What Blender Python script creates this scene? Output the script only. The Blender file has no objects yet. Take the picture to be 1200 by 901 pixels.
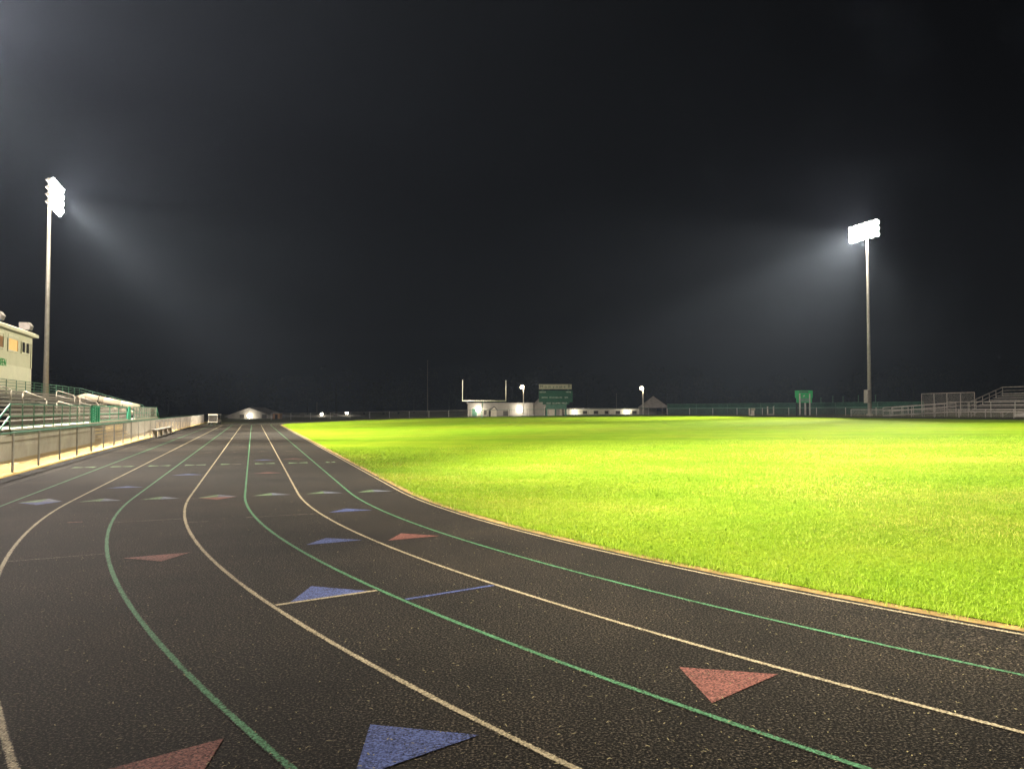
import bpy, bmesh, math, random
import numpy as np
from mathutils import Vector, Matrix
random.seed(7); rng = np.random.default_rng(7)
S = bpy.context.scene
COL = S.collection
# ------------------------------------------------------------------ frame of the track
H_EYE = 1.65
PSI = -0.3254                                  # heading of the straight
D_ = (math.sin(PSI), math.cos(PSI)); N_ = (D_[1], -D_[0])
S0, S1, RAD, N0, LW = 15.83, 87.0, 28.24, 2.84, 0.988
NC = N0 + RAD
RZ = -PSI
def Z(n):
    m = max(0.0, n - 4.0)
    return 1.15 * (1 - math.exp(-(m * m / (m + 6.0)) / 40.0)) if m > 0 else 0.0
def Zv(n):
    m = np.maximum(0.0, n - 4.0)
    return 1.15 * (1 - np.exp(-(m * m / (m + 6.0)) / 40.0))
def W(s, n, z=0.0, onground=False):
    return Vector((s * D_[0] + n * N_[0], s * D_[1] + n * N_[1], z + (Z(n) if onground else 0)))
def sn(x, y):
    return x * D_[0] + y * D_[1], x * N_[0] + y * N_[1]
def gz(x, y): return Z(sn(x, y)[1])
def ahead(px, dist):
    "ground point at a bearing given in photo columns and a depth"
    return ((px - 600) / 900 * dist, dist)
# ------------------------------------------------------------------ materials
def nt(name):
    m = bpy.data.materials.new(name); m.use_nodes = True
    t = m.node_tree; t.nodes.clear()
    o = t.nodes.new('ShaderNodeOutputMaterial'); b = t.nodes.new('ShaderNodeBsdfPrincipled')
    t.links.new(b.outputs[0], o.inputs[0])
    return m, t, b
def N(t, typ, **kw):
    n = t.nodes.new(typ)
    for k, v in kw.items():
        if k in n.inputs.keys(): n.inputs[k].default_value = v
        else: setattr(n, k, v)
    return n
def noise(t, co, scale, detail=2, rough=.5, dist=0.0):
    n = N(t, 'ShaderNodeTexNoise', Scale=scale, Detail=detail, Roughness=rough, Distortion=dist)
    t.links.new(co, n.inputs['Vector']); return n.outputs['Fac']
def ramp(t, fac, stops):
    r = t.nodes.new('ShaderNodeValToRGB'); e = r.color_ramp.elements
    while len(e) < len(stops): e.new(.5)
    for i, (p, c) in enumerate(stops):
        e[i].position = p; e[i].color = (*c, 1) if len(c) == 3 else c
    t.links.new(fac, r.inputs[0]); return r.outputs[0]
def mixc(t, fac, a, b, mode='MIX'):
    m = t.nodes.new('ShaderNodeMix'); m.data_type = 'RGBA'; m.blend_type = mode
    for v, i in ((fac, 0), (a, 6), (b, 7)):
        if isinstance(v, (int, float)): m.inputs[i].default_value = v
        elif isinstance(v, tuple): m.inputs[i].default_value = (*v, 1)
        else: t.links.new(v, m.inputs[i])
    return m.outputs[2]
def bump(t, b, fac, strength, dist):
    n = N(t, 'ShaderNodeBump', Strength=strength, Distance=dist)
    t.links.new(fac, n.inputs['Height']); t.links.new(n.outputs[0], b.inputs['Normal'])
def coords(t): return t.nodes.new('ShaderNodeTexCoord').outputs['Object']

def simple(name, col, rough=.6, metal=0.0, var=.25, scale=3.0, bmp=0.0):
    m, t, b = nt(name); co = coords(t)
    f = noise(t, co, scale, 5, .6)
    d = tuple(c * (1 - var) for c in col); u = tuple(min(1, c * (1 + var)) for c in col)
    t.links.new(ramp(t, f, [(.3, d), (.7, u)]), b.inputs['Base Color'])
    b.inputs['Roughness'].default_value = rough; b.inputs['Specular IOR Level'].default_value = .5 if rough < .5 else .12; b.inputs['Metallic'].default_value = metal
    if bmp: bump(t, b, noise(t, co, scale * 12, 3), bmp, .01)
    return m
def glow(name, col, strength, sample=False):
    m = bpy.data.materials.new(name); m.use_nodes = True; t = m.node_tree; t.nodes.clear()
    o = t.nodes.new('ShaderNodeOutputMaterial'); e = N(t, 'ShaderNodeEmission', Color=(*col, 1), Strength=strength)
    t.links.new(e.outputs[0], o.inputs[0])
    m.cycles.emission_sampling = 'AUTO' if sample else 'NONE'
    return m

def rubber_nodes(t, co):
    f1 = noise(t, co, 66, 3, .72); f2 = noise(t, co, 27, 2, .6); f3 = noise(t, co, .45, 4, .6); f4 = noise(t, co, 3.5, 3, .6)
    c = ramp(t, f1, [(.42, (.0006, .0005, .0003)), (.5, (.0048, .0040, .0029)), (.56, (.024, .0202, .015)), (.64, (.075, .064, .049)), (.72, (.17, .145, .11))])
    c = mixc(t, .55, c, ramp(t, f2, [(.3, (.42, .42, .42)), (.7, (1.35, 1.33, 1.3))]), 'MULTIPLY')
    c = mixc(t, 1.0, c, ramp(t, f3, [(.32, (.62, .62, .64)), (.5, (1, 1, 1)), (.68, (1.4, 1.34, 1.26))]), 'MULTIPLY')
    c = mixc(t, .6, c, ramp(t, f4, [(.3, (.8, .8, .8)), (.72, (1.2, 1.18, 1.15))]), 'MULTIPLY')
    return c, f1
def m_track():
    m, t, b = nt('track_rubber'); co = coords(t)
    c, f1 = rubber_nodes(t, co)
    t.links.new(c, b.inputs['Base Color'])
    b.inputs['Roughness'].default_value = .88; b.inputs['Specular IOR Level'].default_value = .07
    bump(t, b, f1, .9, .012)
    return m
def m_paint(name, col, wear=.40):
    m, t, b = nt(name); co = coords(t)
    c, f1 = rubber_nodes(t, co)
    f = noise(t, co, 80, 3, .7); g = noise(t, co, 2.2, 4, .6)
    s = N(t, 'ShaderNodeMath', operation='ADD'); t.links.new(f, s.inputs[0])
    k = N(t, 'ShaderNodeMath', operation='MULTIPLY'); k.inputs[1].default_value = .35; t.links.new(g, k.inputs[0]); t.links.new(k.outputs[0], s.inputs[1])
    ed = t.nodes.new('ShaderNodeAttribute'); ed.attribute_name = 'edge'
    e3 = N(t, 'ShaderNodeMath', operation='POWER'); e3.inputs[1].default_value = 3.0; t.links.new(ed.outputs['Fac'], e3.inputs[0])
    e4 = N(t, 'ShaderNodeMath', operation='MULTIPLY_ADD'); e4.inputs[1].default_value = -.34; t.links.new(e3.outputs[0], e4.inputs[0]); t.links.new(s.outputs[0], e4.inputs[2])
    fac = ramp(t, e4.outputs[0], [(wear + .16, (0, 0, 0)), (wear + .30, (1, 1, 1))])
    pc = ramp(t, f1, [(.38, tuple(x * .35 for x in col)), (.52, tuple(x * .9 for x in col)), (.68, tuple(min(1, x * 1.5) for x in col))])
    t.links.new(mixc(t, fac, c, pc), b.inputs['Base Color'])
    b.inputs['Roughness'].default_value = .75; b.inputs['Specular IOR Level'].default_value = .05; bump(t, b, f1, .8, .01)
    return m
def m_turf(name='turf', dry=.0):
    m, t, b = nt(name); co = coords(t)
    f0 = noise(t, co, .11, 4, .6, .4); f1 = noise(t, co, .9, 5, .65); f2 = noise(t, co, 28, 3, .7)
    # mowing passes: broad bands running along the pitch
    mp = N(t, 'ShaderNodeMapping'); t.links.new(co, mp.inputs[0]); mp.inputs['Rotation'].default_value = (0, 0, -RZ - .95)
    w = N(t, 'ShaderNodeTexWave', Scale=.085, Distortion=1.4, Detail=2); w.inputs['Detail Scale'].default_value = .6
    t.links.new(mp.outputs[0], w.inputs['Vector'])
    c = ramp(t, f0, [(.36, (.106, .188, .007)), (.5, (.118, .190, .008)), (.62, (.136, .190, .010))])
    c = mixc(t, .55, c, ramp(t, f1, [(.32, (.72, .82, .7)), (.55, (1, 1, 1)), (.72, (1.28, 1.12, 1.35))]), 'MULTIPLY')
    c = mixc(t, .5, c, ramp(t, w.outputs[1], [(.2, (.86, .92, .86)), (.8, (1.12, 1.06, 1.1))]), 'MULTIPLY')
    c = mixc(t, .8, c, ramp(t, f2, [(.3, (.62, .66, .6)), (.7, (1.3, 1.26, 1.3))]), 'MULTIPLY')
    t.links.new(c, b.inputs['Base Color']); b.inputs['Roughness'].default_value = .85
    b.inputs['Specular IOR Level'].default_value = .01
    bump(t, b, f2, .8, .05)
    return m
def m_blade():
    m, t, b = nt('grass_blade'); co = coords(t)
    f0 = noise(t, co, .22, 4, .6, .4); f1 = noise(t, co, 2.3, 4, .65)
    g = t.nodes.new('ShaderNodeAttribute'); g.attribute_name = 'tone'
    c = ramp(t, f0, [(.38, (.135, .222, .016)), (.5, (.160, .230, .021)), (.60, (.20, .234, .032))])
    c = mixc(t, .7, c, ramp(t, f1, [(.34, (.80, .92, .76)), (.55, (1, 1, 1)), (.7, (1.25, 1.06, 1.5))]), 'MULTIPLY')
    c = mixc(t, 1.0, c, ramp(t, g.outputs['Fac'], [(0, (.78, .82, .7)), (.6, (1.08, 1.05, 1)), (.93, (1.35, 1.22, 1.5)), (1, (1.8, 1.4, 3.0))]), 'MULTIPLY')
    t.links.new(c, b.inputs['Base Color']); b.inputs['Roughness'].default_value = .6
    b.inputs['Specular IOR Level'].default_value = .06
    b.inputs['Transmission Weight'].default_value = 0
    return m
M = {}
M['track'] = m_track()
M['white_paint'] = m_paint('cream_line_paint', (.27, .23, .15), .30)
M['faded_paint'] = m_paint('faded_line_paint', (.17, .145, .10), .52)
M['green_paint'] = m_paint('green_line_paint', (.058, .155, .078), .30)
M['blue_paint'] = m_paint('blue_mark_paint', (.06, .08, .19), .36)
M['pink_paint'] = m_paint('salmon_mark_paint', (.145, .06, .048), .36)
M['pale_green_paint'] = m_paint('worn_green_paint', (.12, .19, .10), .40)
M['pale_blue_paint'] = m_paint('worn_blue_paint', (.13, .145, .19), .40)
M['turf'] = m_turf()
M['blade'] = m_blade()
M['dirt'] = simple('dry_edge', (.20, .135, .05), .95, 0, .55, 5, .6)
M['black_edge'] = simple('black_edging', (.008, .008, .008), .9, 0, .4, 5)
M['ground'] = simple('rough_grass', (.06, .062, .02), .95, 0, .45, .6, .5)
M['concrete'] = simple('tan_concrete', (.64, .46, .18), .9, 0, .14, 1.2, .2)
M['wall_concrete'] = simple('grey_concrete', (.37, .36, .29), .9, 0, .22, 1.2, .2)
M['galv'] = simple('galvanised_steel', (.25, .24, .205), .5, .2, .15, 4)
M['alu'] = simple('aluminium_plank', (.27, .255, .225), .55, .2, .3, 2.5)
M['wire'] = simple('chain_wire', (.32, .295, .25), .6, .1, .1, 4)
M['green_steel'] = simple('green_painted_steel', (.03, .22, .125), .5, 0, .2, 3)
M['pale_green'] = simple('weathered_green_steel', (.07, .155, .105), .6, 0, .25, 3)
M['dark_green'] = simple('dark_green_steel', (.03, .075, .05), .6, 0, .3, 3)
M['white'] = simple('white_painted_metal', (.30, .275, .22), .55, 0, .12, 3)
M['siding'] = simple('cream_siding', (.42, .41, .29), .75, 0, .06, 1.5)
M['siding_light'] = simple('light_trim', (.50, .49, .36), .75, 0, .06, 1.5)
M['goal_white'] = simple('goal_white', (.62, .60, .50), .5, 0, .06, 3)
M['dull_wire'] = simple('dull_wire', (.075, .072, .062), .8, 0, .1, 3)
M['cream'] = simple('cream_vinyl', (.42, .37, .27), .7, 0, .12, 2.5, .2)
M['dark'] = simple('dark_gap', (.012, .011, .010), .8, 0, .2, 3)
M['glass'] = simple('dark_glass', (.03, .028, .025), .15, 0, .2, 3)
M['brown'] = simple('brown_boards', (.20, .11, .05), .8, 0, .25, 3)
M['block'] = simple('painted_block', (.13, .12, .105), .85, 0, .15, 1.0)
M['roof'] = simple('grey_shingle', (.13, .12, .11), .9, 0, .2, 1.5)
M['board_green'] = simple('scoreboard_green', (.004, .034, .016), .6, 0, .25, 1.5)
M['board_bright'] = simple('bright_green_panel', (.015, .22, .065), .6, 0, .15, 1.5)
M['screen_green'] = simple('green_windscreen', (.012, .042, .026), .9, 0, .3, .8)
M['sign_cream'] = simple('cream_sign_face', (.17, .17, .115), .7, 0, .1, 2)
M['letter_dark'] = simple('dark_letters', (.01, .022, .012), .6, 0, .1, 2)
M['letter_white'] = simple('white_letters', (.26, .26, .22), .7, 0, .1, 2)
M['letter_green'] = simple('green_letters', (.05, .27, .08), .6, 0, .1, 2)
M['bark'] = simple('bark', (.015, .013, .010), .95, 0, .3, 4)
M['leaf'] = simple('leaves', (.006, .008, .0045), .95, 0, .4, .3)
M['clip'] = simple('dry_clippings', (.17, .15, .08), .8, 0, .4, 30)
M['lamp_glow'] = glow('lit_flood_lens', (1, .96, .88), 140)
M['wall_glow'] = glow('lit_wall_lamp', (1, .93, .76), 55)
M['post_glow'] = glow('lit_street_lamp', (1, .84, .55), 30)
def m_window_glow():
    m = bpy.data.materials.new('lit_curtain'); m.use_nodes = True; t = m.node_tree; t.nodes.clear()
    o = t.nodes.new('ShaderNodeOutputMaterial'); e = N(t, 'ShaderNodeEmission', Strength=1.25)
    co = coords(t); w = N(t, 'ShaderNodeTexWave', Scale=1.6, Distortion=.8); w.bands_direction = 'Y'
    t.links.new(co, w.inputs['Vector'])
    t.links.new(ramp(t, w.outputs[1], [(.1, (.70, .28, .07)), (.5, (1.0, .58, .17)), (1, (1.0, .72, .28))]), e.inputs['Color'])
    t.links.new(e.outputs[0], o.inputs[0]); m.cycles.emission_sampling = 'NONE'
    return m
M['window_glow'] = m_window_glow()
# ------------------------------------------------------------------ mesh builder
class MB:
    def __init__(s): s.v = []; s.f = []
    def add(s, vs, fs):
        o = len(s.v); s.v += [tuple(v) for v in vs]; s.f += [tuple(i + o for i in f) for f in fs]; return s
    def box(s, c, d, rot=None):
        x, y, z = d[0] / 2, d[1] / 2, d[2] / 2
        vs = [Vector((a * x, b * y, e * z)) for e in (-1, 1) for b in (-1, 1) for a in (-1, 1)]
        if rot is not None: vs = [rot @ v for v in vs]
        c = Vector(c)
        return s.add([v + c for v in vs], [(0, 2, 3, 1), (4, 5, 7, 6), (0, 1, 5, 4), (2, 6, 7, 3), (0, 4, 6, 2), (1, 3, 7, 5)])
    def span(s, a, b):
        a = Vector(a); b = Vector(b)
        return s.box((a + b) / 2, [abs(q) for q in (b - a)])
    def tube(s, a, b, r, seg=8, r2=None, cap=True):
        a = Vector(a); b = Vector(b); r2 = r if r2 is None else r2
        ax = (b - a).normalized(); u = ax.orthogonal().normalized(); w = ax.cross(u)
        vs = []
        for p, q in ((a, r), (b, r2)):
            for i in range(seg):
                t = 2 * math.pi * (i + .5) / seg
                vs.append(p + (u * math.cos(t) + w * math.sin(t)) * q)
        fs = [(i, (i + 1) % seg, seg + (i + 1) % seg, seg + i) for i in range(seg)]
        if cap: fs += [tuple(range(seg))[::-1], tuple(range(seg, 2 * seg))]
        return s.add(vs, fs)
    def path(s, pts, r, seg=8):
        for a, b in zip(pts, pts[1:]): s.tube(a, b, r, seg)
        return s
    def prism(s, poly, axis, depth):
        "extrude a planar polygon (3-D points) by a vector"
        n = len(poly); dv = Vector(axis) * depth
        vs = [Vector(p) for p in poly] + [Vector(p) + dv for p in poly]
        return s.add(vs, [tuple(range(n))[::-1], tuple(range(n, 2 * n))] + [(i, (i + 1) % n, n + (i + 1) % n, n + i) for i in range(n)])
    def build(s, name, mat, parent=None, smooth=False):
        me = bpy.data.meshes.new(name); me.from_pydata(s.v, [], s.f)
        bm = bmesh.new(); bm.from_mesh(me); bmesh.ops.recalc_face_normals(bm, faces=bm.faces); bm.to_mesh(me); bm.free()
        me.materials.append(mat)
        if smooth:
            for p in me.polygons: p.use_smooth = True
        o = bpy.data.objects.new(name, me); COL.objects.link(o)
        if parent: o.parent = parent
        return o
def sheet(name, verts, faces, mat, parent=None):
    me = bpy.data.meshes.new(name); me.from_pydata([tuple(v) for v in verts], [], faces); me.materials.append(mat)
    o = bpy.data.objects.new(name, me); COL.objects.link(o)
    if parent: o.parent = parent
    return o
def thing(name, label, cat, loc=(0, 0, 0), rz=0.0, group=None):
    o = bpy.data.objects.new(name, None); COL.objects.link(o); o.empty_display_size = .3
    o.location = loc; o.rotation_euler = (0, 0, rz)
    o['label'] = label; o['category'] = cat
    if group: o['group'] = group
    return o
def tag(o, label, cat, group=None):
    o['label'] = label; o['category'] = cat
    if group: o['group'] = group
    return o
def kind(o, k): o['kind'] = k; return o
def light(kind_, name, loc, power, col, parent=None, size=.3, aim=None, cone=60, blend=.6):
    l = bpy.data.lights.new(name, kind_); l.energy = power; l.color = col; l.shadow_soft_size = size
    if kind_ == 'SPOT': l.spot_size = math.radians(cone); l.spot_blend = blend
    o = bpy.data.objects.new(name, l); COL.objects.link(o)
    if aim is not None: o.rotation_euler = (Vector(aim) - Vector(loc)).to_track_quat('-Z', 'Y').to_euler()
    o.location = loc
    if parent:
        o.parent = parent; o.matrix_parent_inverse = (Matrix.Translation(parent.location) @ parent.rotation_euler.to_matrix().to_4x4()).inverted()
    return o
def text(body, size, name, mat, parent, loc, rot, squeeze=1.0, depth=.01):
    c = bpy.data.curves.new(name, 'FONT'); c.body = body; c.size = size; c.align_x = 'CENTER'; c.align_y = 'CENTER'; c.extrude = depth; c.offset = 0
    t = bpy.data.objects.new(name, c); COL.objects.link(t)
    bpy.context.view_layer.update()
    me = bpy.data.meshes.new_from_object(t.evaluated_get(bpy.context.evaluated_depsgraph_get()))
    COL.objects.unlink(t); bpy.data.objects.remove(t)
    for v in me.vertices: v.co.x *= squeeze
    me.materials.clear(); me.materials.append(mat); me.name = name
    o = bpy.data.objects.new(name, me); COL.objects.link(o); o.parent = parent; o.location = loc; o.rotation_euler = rot
    return o
# ------------------------------------------------------------------ ground, track, field
def build_ground():
    ns = [-300, -200, -120, -70, -40, -20, -10, 0] + [2 + i for i in range(0, 22)] + [26 + 3 * i for i in range(0, 30)] + [125, 150, 190, 240, 300]
    ss = [-120, -60, -20, 0, 20, 50, 80, 110, 140, 180, 230, 300]
    vs = [W(s, n, -.035, True) for s in ss for n in ns]; k = len(ns)
    fs = [(j * k + i, j * k + i + 1, (j + 1) * k + i + 1, (j + 1) * k + i) for j in range(len(ss) - 1) for i in range(k - 1)]
    kind(sheet('ground', vs, fs, M['ground']), 'structure')
build_ground()
def ring(off, dense=1.0):
    "closed line at a distance outside (+) or inside (-) the innermost lane line, as (s, n)"
    r = RAD + off; p = []
    k = int(72 * dense)
    ns = int(20 * dense)
    for i in range(ns): p.append((S0 + (S1 - S0) * i / ns, NC - r))
    for i in range(k): a = math.pi * i / k; p.append((S1 + r * math.sin(a), NC - r * math.cos(a)))
    for i in range(ns): p.append((S1 + (S0 - S1) * i / ns, NC + r))
    for i in range(k): a = math.pi * i / k; p.append((S0 - r * math.sin(a), NC + r * math.cos(a)))
    return p
def strip(name, offs, dz, mat, parent=None, dense=2.0):
    vs = []; fs = []; rings = [ring(o, dense) for o in offs]; k = len(rings[0])
    for r in rings: vs += [W(s, n, dz, True) for s, n in r]
    for j in range(len(rings) - 1):
        for i in range(k):
            a, b = j * k + i, j * k + (i + 1) % k
            fs.append((a, a + k, b + k, b))
    return sheet(name, vs, fs, mat, parent)
track = kind(strip('running_track', [-.09, 1, 2, 3, 4, 5, 6, 7, 8.22], 0, M['track']), 'structure')
LINES = ['white_paint', 'green_paint', 'white_paint', 'green_paint', 'white_paint', 'green_paint', 'white_paint', 'green_paint', 'faded_paint']
LCOL = ['faded cream', 'green', 'cream', 'green', 'cream', 'green', 'cream', 'green', 'faded cream']
for i, mm in enumerate(LINES):
    hw = .025
    o = strip('lane_line', [i * LW - hw, i * LW, i * LW + hw], .004, M[mm], track, 3.0)
    k = len(o.data.vertices) // 3; at = o.data.attributes.new('edge', 'FLOAT', 'POINT'); at.data.foreach_set('value', [1.0] * k + [0.0] * k + [1.0] * k)
    o['label'] = LCOL[i] + ' painted lane line'
kind(strip('track_edging', [8.22, 8.40, 8.58], -.004, M['black_edge']), 'structure')
kind(strip('dirt_edge', [-.22, -.09], .002, M['dirt']), 'structure')
kind(strip('grass_field', [-.21, -.6] + [-1 - i for i in range(0, 27)] + [-28.2], .012, M['turf'], None, 1.5), 'structure')
# marks on the lanes: u runs along the lane from the end of the straight (negative on the bend), v counts lanes outwards
def lanept(u, v, dz=.004):
    off = v * LW
    if u >= 0: return W(S0 + u, N0 - off, dz, True)
    a = -u / RAD; r = RAD + off
    return W(S0 - r * math.sin(a), NC - r * math.cos(a), dz, True)
def mark(name, pts, mat, lab=None, dz=.0045):
    vs = [lanept(u, v, dz) for u, v in pts]
    o = sheet(name, vs, [tuple(range(len(vs)))], M[mat], track)
    n = o.data.polygons[0].normal
    if n.z < 0: o.data.flip_normals()
    if lab: o['label'] = lab
    return o
for ub, ua, v, mat in [(-11.25, -10.80, 2.48, 'pink'), (-10.78, -10.37, 4.47, 'blue'), (-10.10, -10.56, 5.49, 'pink'), (-7.975, -7.55, 3.47, 'blue'),
                       (-5.57, -5.21, 2.48, 'blue'), (-5.76, -5.33, 1.49, 'pink'), (-2.95, -2.60, 1.49, 'blue'), (-5.41, -5.77, 4.50, 'pink'),
                       (2.25, 2.62, 5.45, 'blue'), (5.25, 5.65, 4.46, 'blue'), (5.2, 5.55, 2.49, 'pink'), (10.6, 11.0, 2.5, 'blue'), (11.0, 11.3, 1.53, 'pink'),
                       (16.1, 16.45, 4.5, 'faded'), (16.1, 16.45, 3.5, 'faded'), (16.1, 16.45, 2.5, 'faded'), (16.1, 16.45, 1.5, 'faded')]:
    hv = .36 if mat != 'faded' else .2
    mark('triangle_mark', [(ub, v - hv), (ub, v + hv), (ua, v)], mat + '_paint', {'pink': 'salmon pink', 'blue': 'blue', 'faded': 'faded cream'}[mat] + ' triangle mark')
for k in range(7):
    v = k + .5; b0, a0 = (-.22, .2) if k < 6 else (-.05, .5)
    mark('triangle_mark', [(b0, v), (b0, v + .35), (a0, v)], 'pale_green_paint', 'green half of a two tone triangle mark')
    mark('triangle_mark', [(b0, v - .35), (b0, v - .003), (a0, v - .003)], 'pale_blue_paint', 'blue half of a two tone triangle mark')
mark('triangle_mark', [(-.225, 3.15), (-.225, 3.85), (-.6, 3.5)], 'pink_paint', 'salmon pink triangle mark')
mark('triangle_mark', [(-.055, 6.15), (-.055, 6.85), (-.43, 6.45)], 'blue_paint', 'blue triangle mark')
for k in range(8):
    v = k + .5; w = .29 if k else .14
    mark('exchange_bar', [(8.78, v - w), (9.28, v - w), (9.1, v - .02), (8.95, v - .02)], 'pale_green_paint' if k != 3 else 'faded_paint')
    mark('exchange_bar', [(8.78, v + w), (9.28, v + w), (9.1, v + .02), (8.95, v + .02)], 'pale_green_paint')
def cross(u, v0, v1, mat, w=.022): mark('cross_line', [(u - w, v0), (u - w, v1), (u + w, v1), (u + w, v0)], mat)
e = .03
cross(-8.0, 3 + e, 4 - e, 'white_paint'); cross(-8.41, 2 + e, 3 - e, 'blue_paint'); cross(-5.08, 5 + e, 6 - e, 'faded_paint')
cross(-2.77, 4 + e, 5 - e, 'faded_paint'); cross(-3.17, 3.68, 4 - e, 'faded_paint'); cross(-3.0, 2 + e, 3 - e, 'faded_paint'); cross(-3.0, 3 + e, 3.14, 'faded_paint')
cross(-2.55, 5.4, 5.6, 'pink_paint'); cross(3.6, 2 + e, 2.8, 'faded_paint'); cross(-.3, 3.88, 4 - e, 'faded_paint')
for k in range(8): cross(16.0, k + e, k + 1 - e, 'faded_paint', .03)
for k in range(3): cross(8.68, k + e, k + 1 - e, 'faded_paint', .03)
for k in range(5): cross(27, k + 1 + e, k + 2 - e, 'faded_paint', .05)
# loose clippings blown over the lanes
def clippings():
    vs = []; fs = []
    c = 0
    while c < 2300:
        y = 2.6 + 24 * random.random() ** 1.7; x = (random.random() - .5) * 1.45 * y
        s, n = sn(x, y)
        r = math.hypot(s - S0, n - NC) if s < S0 else NC - n
        off = r - RAD
        if off < -.02 or off > 8.3: continue
        if random.random() > (.45 + .55 * math.exp(-max(0, off) / 2.2)): continue
        L = random.choice([.004, .005, .006, .007, .009, .014]) * random.uniform(.7, 1.2); wd = random.uniform(.0020, .0042)
        a = random.random() * 6.28; ca, sa = math.cos(a), math.sin(a); z = Z(n) + .006
        o = len(vs); lift = random.random() * .006; bend = random.uniform(-.4, .4) * L
        pts = [(-L, -wd, 0), (-L, wd, 0), (0, wd + bend * .5, lift), (0, -wd + bend * .5, lift), (L, wd * .5, 0), (L, -wd * .5, 0)]
        vs += [(x + p * ca - q * sa, y + p * sa + q * ca, z + h) for p, q, h in pts]
        fs += [(o, o + 3, o + 2, o + 1), (o + 3, o + 5, o + 4, o + 2)]; c += 1
    kind(sheet('grass_clippings', vs, fs, M['clip']), 'stuff')
clippings()
# standing blades on the near part of the field
def blades():
    P = []
    for y0, y1, dens, ln, wd in [(4.0, 9.0, 3600, .036, .0034), (9.0, 14.0, 2000, .038, .0050), (14.0, 22.0, 800, .040, .0085), (22.0, 36.0, 260, .040, .015)]:
        x0, x1 = -.33 * y1, .74 * y1
        k = int((x1 - x0) * (y1 - y0) * dens)
        x = rng.uniform(x0, x1, k); y = rng.uniform(y0, y1, k)
        s = x * D_[0] + y * D_[1]; n = x * N_[0] + y * N_[1]
        r = np.where(s < S0, np.hypot(s - S0, n - NC), NC - n)
        edge = -.13 + .035 * np.sin(s * 1.3 + n * .9) + .03 * np.sin(s * 3.1 + n * 2.3) + .03 * np.sin(s * 9.7 - n * 7.1) + rng.normal(0, .03, k)
        keep = (rng.random(k) < np.clip((35.5 - y) / 14, .0, 1.0)) & (r < RAD + edge) & (s < S1) & (np.abs(x) < .70 * y + .3) & (x > -.36 * y)
        x, y, n, r = x[keep], y[keep], n[keep], r[keep]
        rim = np.exp(-np.maximum(0, RAD - .15 - r) / .35)
        P.append((x, y, n, np.full(len(x), ln) * rng.uniform(.55, 1.35, len(x)) * (1 + .5 * rim), np.full(len(x), wd) * rng.uniform(.7, 1.3, len(x))))
    x, y, n, L, wd = [np.concatenate(a) for a in zip(*P)]
    k = len(x); z = Zv(n) + .008
    a = rng.uniform(0, 2 * np.pi, k); lean = rng.uniform(.2, 1.1, k) * L; b = rng.uniform(0, 2 * np.pi, k)
    lx, ly = np.cos(b) * lean, np.sin(b) * lean
    co = np.zeros((k, 5, 3), np.float32)
    cx, cy = np.cos(a) * wd / 2, np.sin(a) * wd / 2
    co[:, 0] = np.stack([x - cx, y - cy, z], 1); co[:, 1] = np.stack([x + cx, y + cy, z], 1)
    mx, my, mz = x + lx * .35, y + ly * .35, z + L * .55
    co[:, 2] = np.stack([mx + cx * .8, my + cy * .8, mz], 1); co[:, 3] = np.stack([mx - cx * .8, my - cy * .8, mz], 1)
    co[:, 4] = np.stack([x + lx, y + ly, z + L * .9 - lean * .35], 1)
    me = bpy.data.meshes.new('grass_blades')
    me.vertices.add(k * 5); me.vertices.foreach_set('co', co.ravel())
    base = np.arange(k) * 5
    loops = np.concatenate([np.stack([base, base + 1, base + 2, base + 3], 1), np.stack([base + 3, base + 2, base + 4, base + 4], 1)[:, :3]], 1).ravel()
    me.loops.add(k * 7); me.loops.foreach_set('vertex_index', loops.astype(np.int32))
    me.polygons.add(k * 2)
    ls = np.stack([np.arange(k) * 7, np.arange(k) * 7 + 4], 1).ravel(); lt = np.tile([4, 3], k)
    me.polygons.foreach_set('loop_start', ls.astype(np.int32)); me.polygons.foreach_set('loop_total', lt.astype(np.int32))
    me.update(calc_edges=True); me.validate()
    at = me.attributes.new('tone', 'FLOAT', 'POINT')
    at.data.foreach_set('value', np.repeat(rng.uniform(0, 1, k), 5).astype(np.float32))
    me.materials.append(M['blade'])
    o = bpy.data.objects.new('grass_blades', me); COL.objects.link(o); kind(o, 'stuff')
    print('blades', k)
blades()
# walkway between the fence and the stand
vs = []
def slab(name, s0, s1, n0, n1, z0, z1, mat):
    m = MB(); m.box(((n0 + n1) / 2, (s0 + s1) / 2, (z0 + z1) / 2), (n1 - n0, s1 - s0, z1 - z0)); o = m.build(name, mat); o.rotation_euler = (0, 0, RZ); return kind(o, 'structure')
slab('walkway', -20, 112, -18, -5.74, -.3, .04, M['concrete'])
# ------------------------------------------------------------------ chain link
def chain(m, p0, p1, z0, z1, cell=.07, r=.0032):
    "two sets of diagonal wires filling an upright rectangle between two plan points"
    p0 = Vector((p0[0], p0[1], 0)); p1 = Vector((p1[0], p1[1], 0)); L = (p1 - p0).length; u = (p1 - p0) / L; h = z1 - z0
    k = -h
    while k < L:
        a0, a1 = max(0, k), min(L, k + h)
        if a1 - a0 > .02:
            m.tube(p0 + u * a0 + Vector((0, 0, z0 + a0 - k)), p0 + u * a1 + Vector((0, 0, z0 + a1 - k)), r, 3, cap=False)
            m.tube(p0 + u * a0 + Vector((0, 0, z1 - (a0 - k))), p0 + u * a1 + Vector((0, 0, z1 - (a1 - k))), r, 3, cap=False)
        k += cell
    return m
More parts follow.
